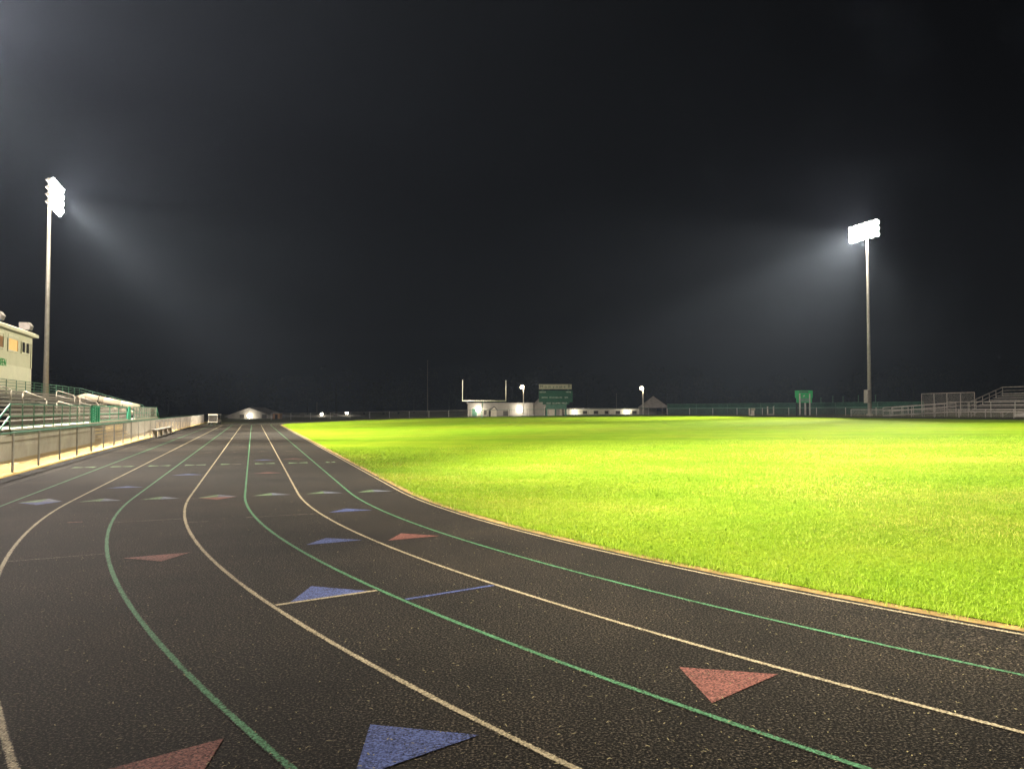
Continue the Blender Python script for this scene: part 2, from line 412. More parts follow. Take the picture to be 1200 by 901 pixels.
# fence along the home straight (local x = n, y = s)
f = thing('chain_link_fence', 'long silver chain link fence between the track and the tan walkway', 'fence', W(0, -5.86, 0), RZ)
FS = [22.96 + 2.55 * k for k in range(-5, 33)]
for s in FS: MB().tube((0, s, .04), (0, s, 1.06), .03, 8).build('post', M['galv'], f)
MB().tube((0, FS[0], 1.06), (0, FS[-1], 1.06), .024, 8).build('top_rail', M['pale_green'], f)
chain(MB(), (.0, FS[0]), (.0, FS[-1]), .06, 1.05, .066, .0019).build('wire_mesh', M['wire'], f)
# ------------------------------------------------------------------ home bleachers (local x = n, y = s, origin on the walkway)
B = thing('bleachers', 'raised metal bleachers with green front railing and white aisle handrails below the press box', 'bleachers', W(0, 0, .04), RZ)
DK = 1.0; FR = -7.25; E0, E1 = 4.0, 68.2
ROWS = 7
MB().span((FR - 1.25, 28.2, DK - .05), (FR, E1, DK)).build('deck', M['wall_concrete'], B)
MB().span((FR - .04, 28.2, DK - .2), (FR + .05, E1, DK - .055)).build('edge_beam', M['dark_green'], B)
m = MB()
for a, b in ((4.0, 42.6), (52.6, 68.0)): m.span((FR - .30, a, 0), (FR - .12, b, DK - .21))
m.build('front_wall', M['wall_concrete'], B)
for k in range(ROWS):
    n = FR - 1.35 - .62 * k; z = DK + .2 * (k + 1)
    MB().span((n - .58, E0, z - .03), (n, E1 - .4, z)).build('footboard', M['alu'], B)
    MB().span((n - .56, E0, z + .22), (n - .30, E1 - .4, z + .26)).build('seat_plank', M['alu'], B)
    m = MB().span((n - .6, E0, z - .2), (n - .58, E1 - .4, z - .035)); m.build('gap_shade', M['dark'], B)  # near-black strip painting the shade of the open gap between rows
    MB().span((n - .45, E0 + .3, z + .17), (n - .41, E1 - .7, z + .218)).build('seat_bracket', M['galv'], B)
BK = FR - 1.35 - .62 * ROWS; BZ = DK + .2 * ROWS
# back rail and end rail
m = MB()
for j in range(5): m.tube((BK, E0, BZ + .22 + .17 * j), (BK, E1, BZ + .22 + .17 * j), .017, 6)
for j in range(34): m.tube((BK, E1 - 1.9 * j, BZ - .1), (BK, E1 - 1.9 * j, BZ + .92), .022, 6)
m.build('back_railing', M['pale_green'], B)
m = MB()
for j in range(4): m.tube((BK, E1, BZ + .28 + .21 * j), (FR - 1.1, E1, DK + .32 + .21 * j), .02, 6)
for j in range(6):
    t = j / 5; m.tube((BK + (FR - 1.1 - BK) * t, E1, BZ + (DK - BZ) * t - .1), (BK + (FR - 1.1 - BK) * t, E1, BZ + .93 + (DK - BZ) * t), .022, 6)
m.build('end_railing', M['pale_green'], B)
# front guard rail with infill mesh
RT = DK + .79
def guard(s0, s1, step, mat, wire=True):
    m = MB(); k = max(1, round((s1 - s0) / step))
    for j in range(k + 1):
        s = s0 + (s1 - s0) * j / k; m.tube((FR, s, DK), (FR, s, RT), .024, 8)
    for z in (RT, DK + .40, DK + .07): m.tube((FR, s0, z), (FR, s1, z), .021, 6)
    g = m.build('front_railing', mat, B)
    if wire: chain(MB(), (FR, s0), (FR, s1), DK + .07, RT, .08, .0022).build('infill_mesh', M['wire'], g)
    return g
guard(28.0, 40.6, 1.36, M['pale_green']); guard(43.0, 51.6, 2.9, M['green_steel']); guard(54.6, 67.0, 1.3, M['pale_green'])
m = MB()
for s in (41.0, 41.5, 42.1, 42.7): m.span((FR - .04, s, DK), (FR + .04, s + .12, RT + .03))
m.span((FR - .03, 41.0, RT - .05), (FR + .03, 42.8, RT + .02))
for k in range(5): m.tube((FR, 41.1, DK + .1 + .12 * k), (FR, 42.0, DK + .22 + .12 * k), .02, 6)
m.build('gate_frame', M['green_steel'], B)
m = MB().prism([(FR - .03, 51.8, DK), (FR - .03, 53.3, DK), (FR - .03, 53.1, RT + .03), (FR - .03, 52.4, RT + .03)], (1, 0, 0), .06); m.build('gate_frame', M['green_steel'], B)
m = MB()
for a, b in ((43, 51.6), (55, 67)): m.span((FR + .055, a, DK - .05), (FR + .075, b, DK + .06))
m.build('toe_board', M['white'], B)
m = MB()
for z0, z1 in ((DK + .12, DK + .36), (DK + .44, DK + .70)): m.span((FR - .05, 63.4, z0), (FR - .02, 65.6, z1))
m.build('opening_shade', M['dark'], B)  # dark sheets standing in for shaded openings in the railing
m = MB().tube((FR, 67.0, RT), (FR + .0, 68.9, DK - .1), .03, 6).tube((FR, 67.0, DK), (FR, 67.0, RT), .03, 6); m.build('end_brace', M['green_steel'], B)
# aisle handrails: hoops running down the rows
def hoop(s, na, nb, za, zb):
    m = MB(); lo = .62
    pts = [(na, s, za - lo), (na, s, za - .08), (na + .08, s, za), (nb - .08, s, zb), (nb, s, zb - .08), (nb, s, zb - lo)]
    m.path(pts, .03, 8); m.tube((na, s, za - .3), (nb, s, zb - .3), .022, 6)
    m.build('aisle_handrail', M['white'], B, True)
for a in [(42.6, -12.1, -11.0, 2.98, 2.62), (42.6, -10.5, -9.5, 2.50, 2.14), (43.3, -9.2, -8.2, 2.02, 1.76), (56.3, -12.0, -10.95, 2.84, 2.55), (56.3, -10.65, -9.6, 2.40, 2.08), (28.8, -10.6, -9.5, 2.5, 2.14)]:
    hoop(*a)
# stairs
st = MB()
for k in range(6):
    z = .16 + k * .165; st.span((FR - .95, 27.9 - .30 * (6 - k), z - .04), (FR - .1, 28.2 - .30 * (6 - k) , z))
st.build('stair_tread', M['alu'], B)
m = MB()
for n in (FR, FR - .95):
    for dz in (0, .38): m.tube((n, 28.0, RT - dz), (n, 25.9, .95 - dz), .028, 8)
    m.tube((n, 25.9, 0), (n, 25.9, .95), .028, 8)
m.build('stair_railing', M['green_steel'], B)
m = MB()
for k in range(6):
    z = .15 + k * .155; m.span((FR - .10 - .15 * k, 42.8, z - .05), (FR + .12 - .15 * k, 52.4, z))
m.build('stair_tread', M['concrete'], B)
MB().span((FR - 1.4, 42.7, 0), (FR - 1.25, 52.5, DK - .06)).build('stair_back', M['wall_concrete'], B)
# white roll lying down the end aisle
rl = thing('vinyl_roll', 'thick cream white vinyl roll lying down the steps at the far end of the bleachers', 'tarp roll', W(66.2, -10.3, .04), RZ)
m = MB(); pts = [(-2.55, .2, 2.42), (-1.8, .1, 2.62), (-.6, 0, 2.36), (.6, 0, 2.08), (1.9, -.1, 1.78)]
for a, b in zip(pts, pts[1:]): m.tube(a, b, .25, 16)
m.build('roll', M['cream'], rl, True)
m = MB()
for i in range(26):
    t = random.random(); c = Vector((-2.3 + 4.0 * t, -.55 + random.uniform(-.25, .3), 2.16 - .78 * t + random.uniform(-.1, .12)))
    m.box(c, (random.uniform(.2, .5), random.uniform(.2, .5), random.uniform(.06, .2)), Matrix.Rotation(random.uniform(-.6, .6), 3, 'Y') @ Matrix.Rotation(random.uniform(-.8, .8), 3, 'Z'))
m.build('loose_folds', M['cream'], rl)
for x, z in ((-1.0, 2.45), (.7, 2.05)): MB().tube((x, -.01, z - .0), (x + .05, 0, z - .012), .262, 16).build('strap', M['dark'], rl)
# ------------------------------------------------------------------ press box
PN = -13.25
def onwall(px, py):
    xr = (px - 600) / 900; d = PN / (N_[0] * xr + N_[1]); return d * (D_[1] + D_[0] * xr), H_EYE + (480.2 - py) / 900 * d
PB = thing('press_box', 'cream press box with lit curtained window and green lettering behind the bleachers', 'press box', W(0, PN, 0), RZ)
ce, ct = onwall(35, 396); zt = ct
zb = onwall(34, 432)[1]
m = MB().span((-4.0, 20, 0), (0, ce, zt)); m.build('wall', M['siding'], PB)
MB().span((.003, 20, 2.0), (.045, ce + .02, zb)).build('lower_band', M['siding_light'], PB)
MB().span((-.05, ce - .10, zb + .01), (.06, ce + .05, zt)).build('corner_trim', M['siding_light'], PB)
m = MB().prism([(-4.5, 19.6, zt + .02), (.34, 19.6, zt + .02), (.34, 19.6, zt + .2), (.05, 19.6, zt + .34), (-4.5, 19.6, zt + .42)], (0, 1, 0), ce + .38 - 19.6)
m.build('roof', M['siding_light'], PB)
m = MB().span((.012, 20, zt - .42), (.05, ce - .12, zt - .02)); m.build('fascia', M['siding'], PB)
for (xa, ya, xb, yb, lit) in [(7.5, 393, 18.5, 412, 1), (23.5, 400.5, 32, 414.5, 0), (-14, 386, 1.3, 407, 2)]:
    sa, _ = onwall(xa, ya); sb, _ = onwall(xb, yb)
    z1 = onwall(xa, ya)[1]; z0 = onwall(xb, yb)[1]
    w = MB()
    t = .09
    w.span((.0, sa - t, z0 - t), (.07, sb + t, z0)); w.span((.0, sa - t, z1), (.07, sb + t, z1 + t))
    w.span((.0, sa - t, z0), (.07, sa, z1)); w.span((.0, sb, z0), (.07, sb + t, z1))
    if not lit: w.span((.02, (sa + sb) / 2 - .12, z0), (.06, (sa + sb) / 2 + .08, z1))
    wo = w.build('window', M['siding_light'], PB)
    MB().span((.012, sa, z0), (.03, sb, z1)).build('pane', M['window_glow'] if lit == 1 else (M['brown'] if lit == 2 else M['glass']), wo)
sa, za = onwall(8.6, 426)
o = text('GREEN', .58, 'lettering', M['letter_green'], PB, (.06, sa - 1.45, za), (math.pi / 2, 0, math.pi / 2), 1.0)
# roof units
for px, py, wd, lab in [(33, 388.5, 1.0, 'white sheet metal unit on the press box roof, at the corner nearest the light pole'), (-1, 374.5, .9, 'white sheet metal unit on the press box roof, cut by the photo edge')]:
    s_, z_ = onwall(px, py)
    u = thing('roof_unit', lab, 'vent unit', W(s_, PN - .2, zt + .40), RZ, 'units on the press box roof')
    MB().prism([(-.35, -.45, .08), (.30, -.45, .08), (.38, -.45, .34), (.22, -.45, .60), (-.35, -.45, .60)], (0, 1, 0), .9).build('housing', M['roof'], u)
    u.scale = (.85, .78, .85)
    MB().span((-.3, -.4, 0), (.25, .4, .08)).build('base', M['dark'], u)
    MB().prism([(.235, -.38, .605), (.40, -.38, .352), (.43, -.38, .352), (.26, -.38, .61)], (0, 1, 0), .76).build('hood', M['galv'], u)
# ------------------------------------------------------------------ light poles
def flood_pole(s, n, ztop, rows, gap, side, label, aims, power, spill, heads=6, arm=5.2, base=True):
    g = Z(n)
    p = thing('floodlight_pole', label, 'floodlight pole', W(s, n, g), RZ, 'floodlight poles around the field')
    h = ztop - g + rows * gap / 2
    MB().tube((0, 0, 0), (0, 0, h), .23, 14, .12).build('pole', M['galv'], p, True)
    MB().tube((0, 0, 0), (0, 0, .28), .36, 14).build('base_plate', M['wall_concrete'], p)
    for r in range(rows):
        z = h - .15 - r * gap
        MB().tube((.0 + side * .14, -arm / 2, z), (side * .14, arm / 2, z), .05, 8).build('crossarm', M['galv'], p)
        for k in range(heads):
            y = -arm / 2 + .2 + (arm - .4) * k / (heads - 1)
            c = Vector((side * .42, y, z)); d = Vector((side * .87, 0, -.5)).normalized()
            hd = MB().tube(c - d * .26, c + d * .1, .10, 12, .27, True).build('floodlight', M['galv'], p)
            MB().tube(c + d * .101, c + d * .135, .33, 14).build('lens', M['lamp_glow'], hd)
    bank = W(s, n, g + h - rows * gap / 2) + Vector((N_[0], N_[1], 0)) * side * .62
    for (as_, an, cone, bl, k) in aims:
        light('SPOT', 'flood_beam', bank, power * k, (1, .90, .72), p, .45, W(as_, an, Z(an)), cone, bl)
    light('POINT', 'flood_spill', bank, spill * .42, (1, .87, .76), p, .2)
    light('SPOT', 'added_haze_glow', bank, spill, (1, .86, .76), p, .2, bank + Vector((N_[0] * side, N_[1] * side, .75)), 140, 1.0)  # added upward lamp, only to brighten the haze round the bank
    return p, h
FP = 258000
flood_pole(73.0, -16.35, 19.4, 4, .60, 1, 'tall floodlight pole behind the bleachers beside the cream press box', [(73, 5, 42, .5, 1.3), (66, 4, 17, .7, .5), (78, 8, 15, .7, .6), (56, 3, 13, .7, .4), (94, 4, 44, .6, 1.15), (50, 14, 40, .7, 1.2), (98, 14, 38, .7, 1.2), (60, -3, 46, .6, .6)], FP, 80000, 5, 3.8)
pr, ph = flood_pole(75.8, 72.2, 23.6, 3, .72, -1, 'tall floodlight pole by the green windscreen fence across the field', [(64, 42, 40, .45, 1.15), (70, 40, 15, .7, .6), (58, 42, 12, .7, .5), (86, 41, 13, .7, .5), (84, 42, 42, .5, 1.5), (46, 33, 36, .7, 1.3), (50, -11, 26, .8, 1.5)], FP, 34000, 6, 4.6)
MB().span((-.55, -.35, 1.6), (-.14, .35, 3.2)).build('switch_box', M['galv'], pr)
flood_pole(43.0, -16.35, 19.4, 4, .60, 1, 'tall floodlight pole behind the bleachers, midway along the stand', [(30, 1, 46, .6, .6), (54, 6, 44, .6, .6), (34, 11, 40, .7, .55), (42, -3, 46, .6, .6)], FP, 470000, 5, 3.8)
flood_pole(4.0, -16.35, 19.4, 4, .60, 1, 'added unseen floodlight pole behind the bleachers, nearest the camera', [(7, 11, 34, .9, 1.6), (18, 12, 34, .8, .6), (16, 6, 28, .9, .35), (25, 20, 32, .8, 1.7), (27, 32, 26, .8, 1.6)], FP, 5000, 5, 3.8)  # unseen pole added to light the near field
flood_pole(4.0, 72.2, 23.6, 3, .72, -1, 'added unseen floodlight pole on the far side of the field, behind the near end zone', [(26, 46, 40, .8, 1.6), (38, 38, 32, .8, 1.3), (14, 28, 30, .8, 1.4)], FP, 60000, 6, 4.6)  # unseen pole added to brighten the far half of the field
# ------------------------------------------------------------------ things along the straight
bn = thing('bench', 'long backless bench on white slab legs beside the chain link fence', 'bench', W(54.5, -5.5, 0), RZ)
MB().span((-.16, -4.9, .43), (.16, 4.9, .49)).build('seat', M['alu'], bn)
for y in (-4.3, -1.5, 1.4, 4.2): MB().span((-.13, y - .12, 0), (.13, y + .12, .43)).build('leg', M['white'], bn)
ct_ = thing('utility_cart', 'small white covered utility cart parked at the far end of the straight', 'cart', (*ahead(252, 88), 0), .12)
MB().span((-.5, -.9, .22), (.5, .9, .52)).build('body', M['white'], ct_)
MB().prism([(-.46, -.9, .52), (.46, -.9, .52), (.42, -.98, .36), (-.42, -.98, .36)], (0, 1, 0), .0801).build('bumper', M['dark'], ct_)
MB().span((-.52, -.85, 1.02), (.52, .85, 1.17)).build('canopy', M['white'], ct_)
MB().span((-.44, -.72, .53), (.44, -.68, 1.01)).build('windscreen', M['glass'], ct_)
for x in (-.46, .46):
    for y in (-.74, .74): MB().tube((x, y, .52), (x, y, 1.02), .025, 6).build('canopy_post', M['galv'], ct_)
    for y in (-.6, .6): MB().tube((x * 1.0 - .06, y, .17), (x * 1.0 + .06, y, .17), .17, 14).build('wheel', M['dark'], ct_)
MB().span((-.4, 0, .52), (.4, .5, .72)).build('seat', M['brown'], ct_)
# ------------------------------------------------------------------ football goal
gp = thing('goal_post', 'tall cream gooseneck football goal post with two uprights at the far end of the field', 'goal post', W(103.0, NC - .4, Z(NC)), RZ)
c0 = 2.42; hw = 3.16
MB().path([(0, 1.2, 0), (0, 1.2, 1.5), (0, .9, c0 - .35), (0, .3, c0 - .05), (0, 0, c0)], .07, 10).build('gooseneck', M['pale_green'], gp, True)
MB().tube((-hw, 0, c0), (hw, 0, c0), .075, 10).build('crossbar', M['goal_white'], gp, True)
for x in (-hw, hw): MB().tube((x, 0, c0 - .08), (x, 0, c0 + 2.9), .05, 10).build('upright', M['goal_white'], gp, True)
# ------------------------------------------------------------------ far buildings
def house(name, label, x0, x1, dist, z1, depth, wallm, gable=0, roofm='roof', ztilt=.12, over=.25):
    xa = (x0 - 600) / 900 * dist; xb = (x1 - 600) / 900 * dist; cx = (xa + xb) / 2; w = xb - xa
    g = gz(cx, dist) - .05
    t = thing(name, label, 'building', (cx, dist, g), 0)
    h = z1 - g - gable
    if gable:
        MB().prism([(-w / 2, 0, 0), (w / 2, 0, 0), (w / 2, 0, h), (0, 0, h + gable), (-w / 2, 0, h)], (0, 1, 0), depth).build('wall', M[wallm], t)
        m = MB(); sl = gable / (w / 2)
        for q in (-1, 1):
            m.prism([(q * (w / 2 + over), -.3, h - over * sl + .02), (0, -.3, h + gable + .02), (0, -.3, h + gable + .18), (q * (w / 2 + over), -.3, h - over * sl + .16)], (0, 1, 0), depth + .6)
        m.build('roof', M[roofm], t)
    else:
        MB().span((-w / 2, 0, 0), (w / 2, depth, h)).build('wall', M[wallm], t)
        MB().span((-w / 2 - .15, -.2, h + .003), (w / 2 + .15, depth + .2, h + .16)).build('roof', M[roofm], t)
    return t, w, h
def opening(t, x, z, w, h, name, frame, pane):
    m = MB(); e = .08
    m.span((x - w / 2 - e, -.06, z), (x - w / 2, 0, z + h)); m.span((x + w / 2, -.06, z), (x + w / 2 + e, 0, z + h)); m.span((x - w / 2 - e, -.07, z + h), (x + w / 2 + e, 0, z + h + e))
    o = m.build(name, M[frame], t); MB().span((x - w / 2, -.03, z), (x + w / 2, -.002, z + h)).build('pane' if name == 'window' else 'leaf_panel', M[pane], o)
def wall_lamp(t, x, z, power, r=.2, col=(1, .93, .78), off=-.32):
    o = MB().span((x - .09, off + .1, z - .05), (x + .09, 0, z + .12)).build('wall_lamp', M['galv'], t)
    b = bmesh.new(); bmesh.ops.create_uvsphere(b, u_segments=12, v_segments=8, radius=r); me = bpy.data.meshes.new('bulb'); b.to_mesh(me); b.free(); me.materials.append(M['wall_glow'])
    s = bpy.data.objects.new('bulb', me); COL.objects.link(s); s.parent = o; s.location = (x, off - .02, z)
    l = light('POINT', 'lamp_light', (0, 0, 0), power, col, None, r * 1.2); l.parent = t; l.location = (x, off - .5, z)
t, w, h = house('field_house', 'low gabled white field house at the track end, lamp in its gable', 267, 318.5, 150, 1.95, 9, 'block', 1.55, over=.5)
opening(t, -1.5, .05, .9, .75, 'window', 'block', 'glass'); opening(t, 2.9, .05, .9, .75, 'window', 'block', 'glass'); opening(t, .15, 0, .8, .95, 'door', 'white', 'block')
wall_lamp(t, .1, h + .1, 420, .42)
t = thing('storage_shed', 'small brown board shed beside the gabled field house', 'shed', (*ahead(324, 140), gz(*ahead(324, 140))))
MB().span((-.65, 0, 0), (.65, 1.4, 1.0)).build('wall', M['brown'], t); MB().prism([(-.75, -.1, 1.003), (.75, -.1, 1.003), (.75, -.1, 1.08), (-.75, -.1, 1.15)], (0, 1, 0), 1.6).build('roof', M['roof'], t)
MB().span((-.25, -.03, 0), (.25, -.003, .8)).build('door', M['dark'], t)
t, w, h = house('dugout_building', 'long low pale building with two lamps left of the goal post', 331, 422, 165, .35, 5, 'block', 0)
wall_lamp(t, .2, .62, 220, .25); wall_lamp(t, 5.6, .85, 180, .24)
opening(t, -4, .1, .9, .5, 'window', 'block', 'glass'); opening(t, 3, .1, .9, .5, 'window', 'block', 'glass')
t, w, h = house('locker_building', 'long flat roofed grey building with two bright wall lamps behind the goal post', 548, 624.5, 132, 2.72, 7, 'block', 0)
wall_lamp(t, -3.75, h - .95, 380, .46); wall_lamp(t, 3.3, h - 1.0, 450, .50)
opening(t, -4.4, 0, .9, 1.3, 'door', 'white', 'dark_green'); opening(t, -2.6, .2, .6, .9, 'window', 'white', 'glass'); opening(t, 1.0, .1, 1.0, .8, 'window', 'block', 'glass')
t, w, h = house('gabled_building', 'pale gabled building beside the flat roofed one, behind the scoreboard', 625.4, 642, 131, 3.6, 7, 'block', 1.15, over=.1)
opening(t, .9, 0, .45, 1.4, 'door', 'white', 'dark')
t, w, h = house('white_annexe', 'small plain white flat building below the large green scoreboard', 643, 659, 130, 1.9, 5, 'white', 0)
opening(t, .3, 0, .8, 1.1, 'door', 'white', 'block')
t, w, h = house('long_low_building', 'long low dim building with two lamps between the scoreboard and the hip roofed shelter', 660.5, 749, 140, 1.8, 4, 'wall_concrete', 0)
wall_lamp(t, -4.9, h - .55, 110, .25); wall_lamp(t, 4.6, h - .55, 100, .24)
for x in (-3, -1, 1, 3, 6): opening(t, x, .1, .7, .55, 'window', 'block', 'glass')
# kiosk in front of the locker building
kx, ky = ahead(578.5, 124); t = thing('ticket_kiosk', 'little white kiosk with dark gabled roof in front of the grey locker building', 'kiosk', (kx, ky, gz(kx, ky)))
MB().prism([(-.45, 0, 0), (.45, 0, 0), (.45, 0, 1.05), (.1, 0, 1.5), (-.45, 0, 1.05)], (0, 1, 0), 1.1).build('wall', M['white'], t)
MB().prism([(-.75, -.15, .98), (.1, -.15, 1.52), (.62, -.15, .98), (.62, -.15, 1.08), (.1, -.15, 1.64), (-.75, -.15, 1.08)], (0, 1, 0), 1.4).build('roof', M['dark'], t)
MB().span((-.95, -.02, 0), (-.46, .5, .95)).build('door', M['dark'], t)
# shelter with a hip roof
hx, hy = ahead(765.5, 135); hz = gz(hx, hy); t = thing('shelter', 'open picnic shelter with a pointed grey hip roof behind the lamp post', 'shelter', (hx, hy, hz))
m = MB(); r, e0, ap = 2.3, 1.25, 3.2
m.add([(-r, -r, e0), (r, -r, e0), (r, r, e0), (-r, r, e0), (0, 0, ap), (-r, -r, e0 - .14), (r, -r, e0 - .14), (r, r, e0 - .14), (-r, r, e0 - .14)],
      [(0, 1, 4), (1, 2, 4), (2, 3, 4), (3, 0, 4), (0, 5, 6, 1), (1, 6, 7, 2), (2, 7, 8, 3), (3, 8, 5, 0), (5, 8, 7, 6)]); m.build('roof', M['roof'], t)
for x in (-2, 2):
    for y in (-2, 2): MB().span((x - .1, y - .1, 0), (x + .1, y + .1, e0 - .14)).build('post', M['block'], t)
MB().span((-2.0, 1.6, 0), (.9, 1.75, 1.0)).build('back_wall', M['block'], t)
# street lamps
for px, d, zt_, dx, lab in [(613.5, 128, 5.5, -.2, 'lamp post with warm glowing head in front of the locker building'), (753.5, 130, 5.35, -.2, 'lamp post with a glowing warm head in front of the hip roofed shelter')]:
    x, y = ahead(px, d); t = thing('lamp_post', lab, 'lamp post', (x, y, gz(x, y)), 0, 'lamp posts behind the field')
    g = zt_ - gz(x, y)
    MB().tube((0, 0, 0), (0, 0, g), .1, 8, .07).build('post', M['galv'], t); MB().tube((0, 0, g - .05), (dx * 1.6, -.1, g + .1), .04, 6).build('arm', M['galv'], t)
    o = MB().tube((dx * 1.2, -.1, g - .02), (dx * 1.2, -.1, g + .2), .26, 12, .12).build('lamp_head', M['galv'], t)
    b = bmesh.new(); bmesh.ops.create_uvsphere(b, u_segments=12, v_segments=8, radius=.30); me = bpy.data.meshes.new('bulb'); b.to_mesh(me); b.free(); me.materials.append(M['post_glow'])
    s = bpy.data.objects.new('bulb', me); COL.objects.link(s); s.parent = o; s.location = (dx * 1.2, -.12, g - .06)
    l = light('POINT', 'lamp_light', (0, 0, 0), 260, (1, .85, .6), None, .2); l.parent = t; l.location = (dx * 1.2, -.3, g - .45)
# large scoreboard
SX = -.0; d = 122; x, y = ahead(651, d); g = gz(x, y)
t = thing('scoreboard', 'large dark green football scoreboard with a lettered cream header', 'scoreboard', (x, y, g), .0)
def bx(px): return (px - 651) / 900 * d
def bz(py): return H_EYE + (480.2 - py) / 900 * d - g
MB().span((bx(631.5), 0, bz(471.2)), (bx(671), .35, bz(457.6))).build('panel', M['board_green'], t)
MB().span((bx(636), .05, bz(474)), (bx(667), .3, bz(471.3))).build('lower_strip', M['board_green'], t)
MB().span((bx(631.8), 0, bz(455.9)), (bx(670), .3, bz(450.2))).build('header', M['sign_cream'], t)
MB().span((bx(639.5), .1, bz(479)), (bx(664), .28, bz(474.1))).build('base_panel', M['dark_green'], t)
for px in (640.5, 651, 663): MB().span((bx(px) - .12, .12, 0), (bx(px) + .12, .26, bz(479.02))).build('leg', M['dark_green'], t)
for px in (636, 666): MB().span((bx(px) - .08, .36, bz(471)), (bx(px) + .08, .46, bz(455))).build('header_post', M['dark_green'], t)
FRONT = (math.pi / 2, 0, 0)
def sbt(body, px, py, size, mat, sq=1.0): text(body, size, 'lettering', M[mat], t, (bx(px), -.02, bz(py)), FRONT, sq, .012)
for px, ch in [(639.5, 'o'), (644, 'm'), (648.6, 'y'), (652.6, 'o'), (657.2, 'ut'), (661.6, 'e')]: sbt(ch, px, 453.1, .62, 'letter_dark', 1.05)
sbt('M', 634.6, 453, .66, 'letter_dark', 1.0); sbt('B', 666.9, 452.8, .66, 'letter_dark', 1.15)
sbt('VISITOR', 636, 459.6, .30, 'letter_white', .95); sbt('HOME', 666.3, 459.4, .30, 'letter_white', 1.0)
sbt('DOWN', 638.2, 465.8, .27, 'letter_white'); sbt('TO GO', 646.8, 465.8, .27, 'letter_white'); sbt('BALL ON', 654.8, 465.8, .27, 'letter_white', .95); sbt('QTR', 663.6, 465.8, .27, 'letter_white')
text('OLD  ALUMNI  FIELD', .34, 'lettering', M['letter_white'], t, (bx(652.5), .03, bz(472.5)), FRONT, 1.05, .012)
# ------------------------------------------------------------------ far fences
def fence(name, label, p0, p1, h, step, postm, railm, meshm, cell=.16, wr=.006, screen=None, z0=None, z1=None):
    p0 = Vector((*p0, 0)); p1 = Vector((*p1, 0)); L = (p1 - p0).length; a = math.atan2(p1.y - p0.y, p1.x - p0.x)
    g0 = gz(p0.x, p0.y) if z0 is None else z0; g1 = gz(p1.x, p1.y) if z1 is None else z1
    t = thing(name, label, 'fence', (p0.x, p0.y, 0), a)
    k = max(1, round(L / step)); zz = lambda q: g0 + (g1 - g0) * q / L
    for j in range(k + 1):
        q = L * j / k; MB().tube((q, 0, zz(q) - .05), (q, 0, zz(q) + h), .045, 6).build('post', M[postm], t)
    MB().tube((0, 0, zz(0) + h), (L, 0, zz(L) + h), .035, 6).build('top_rail', M[railm], t)
    m = chain(MB(), (0, 0), (L, 0), .05, h - .02, cell, wr)
    m.v = [(x, y, z + zz(x)) for x, y, z in m.v]; m.build('wire_mesh', M[meshm], t)
    if screen:
        m = MB().add([(0, .06, zz(0) + .05), (L, .06, zz(L) + .05), (L, .06, zz(L) + h - .03), (0, .06, zz(0) + h - .03), (0, .09, zz(0) + .05), (L, .09, zz(L) + .05), (L, .09, zz(L) + h - .03), (0, .09, zz(0) + h - .03)],
                     [(0, 1, 2, 3), (4, 7, 6, 5), (0, 4, 5, 1), (3, 2, 6, 7), (0, 3, 7, 4), (1, 5, 6, 2)])
        m.build('windscreen', M[screen], t)
    return t
fence('chain_link_fence', 'dim chain link fence along the far end, from the field house to the locker building', ahead(318, 128), ahead(549, 128), 1.05, 3.2, 'galv', 'dull_wire', 'dull_wire', .2, .005)
fence('chain_link_fence', 'dim chain link fence with dark rail in front of the locker building', ahead(549, 123), ahead(760, 123), 1.1, 3.2, 'galv', 'dark_green', 'dull_wire', .2, .005)
fence('chain_link_fence', 'dim chain link fence with pale posts running from the shelter towards the light pole', ahead(782, 118), ahead(1064, 96), 1.05, 3.9, 'galv', 'pale_green', 'dull_wire', .16, .007)
fence('windscreen_fence', 'long fence covered in dark green windscreen beyond the field, behind the light pole', ahead(782, 132), ahead(1082, 101), 1.75, 6, 'dark_green', 'dark_green', 'dark_green', .4, .006, 'screen_green')
fence('backstop_fence', 'tall grey chain link fence panel behind the ramp of the visitor bleachers', ahead(1080, 98), ahead(1142, 90), 2.75, 2.0, 'alu', 'alu', 'galv', .14, .006)
fence('chain_link_fence', 'low chain link fence standing in front of the visitor bleachers', (W(75, 68.6).x, W(75, 68.6).y), (W(30, 68.6).x, W(30, 68.6).y), .8, 3.0, 'alu', 'alu', 'galv', .1, .005)
for px, d, zt_ in [(962, 122, 3.6), (976, 118, 3.8), (988, 116, 3.7), (1006, 112, 3.8), (1026, 110, 3.8)]:
    x, y = ahead(px, d); o = MB().tube((0, 0, 0), (0, 0, zt_ - gz(x, y)), .07, 6).tube((-.12, 0, zt_ - gz(x, y) - .05), (.12, 0, zt_ - gz(x, y) - .05), .03, 6).build('net_pole', M['dark_green']); o.location = (x, y, gz(x, y))
    tag(o, 'thin faint net pole standing behind the green windscreen fence', 'pole', 'net poles behind the windscreen fence')
# thin poles
for px, d, yt, lab in [(501, 150, 423, 'tall thin grey flagpole against the dark sky left of the goal post'), (722.5, 150, 462, 'short thin pole rising behind the long low building with two lamps'), (371.5, 175, 472, 'small pale post rising above the long low building left of the goal post')]:
    x, y = ahead(px, d); g = gz(x, y); z1 = H_EYE + (480.2 - yt) / 900 * d
    t = thing('flagpole', lab, 'pole', (x, y, g))
    MB().tube((0, 0, 0), (0, 0, z1 - g), .06, 8, .04).build('pole', M['dull_wire'], t); MB().tube((0, 0, z1 - g), (0, 0, z1 - g + .14), .1, 8).build('finial', M['dull_wire'], t)
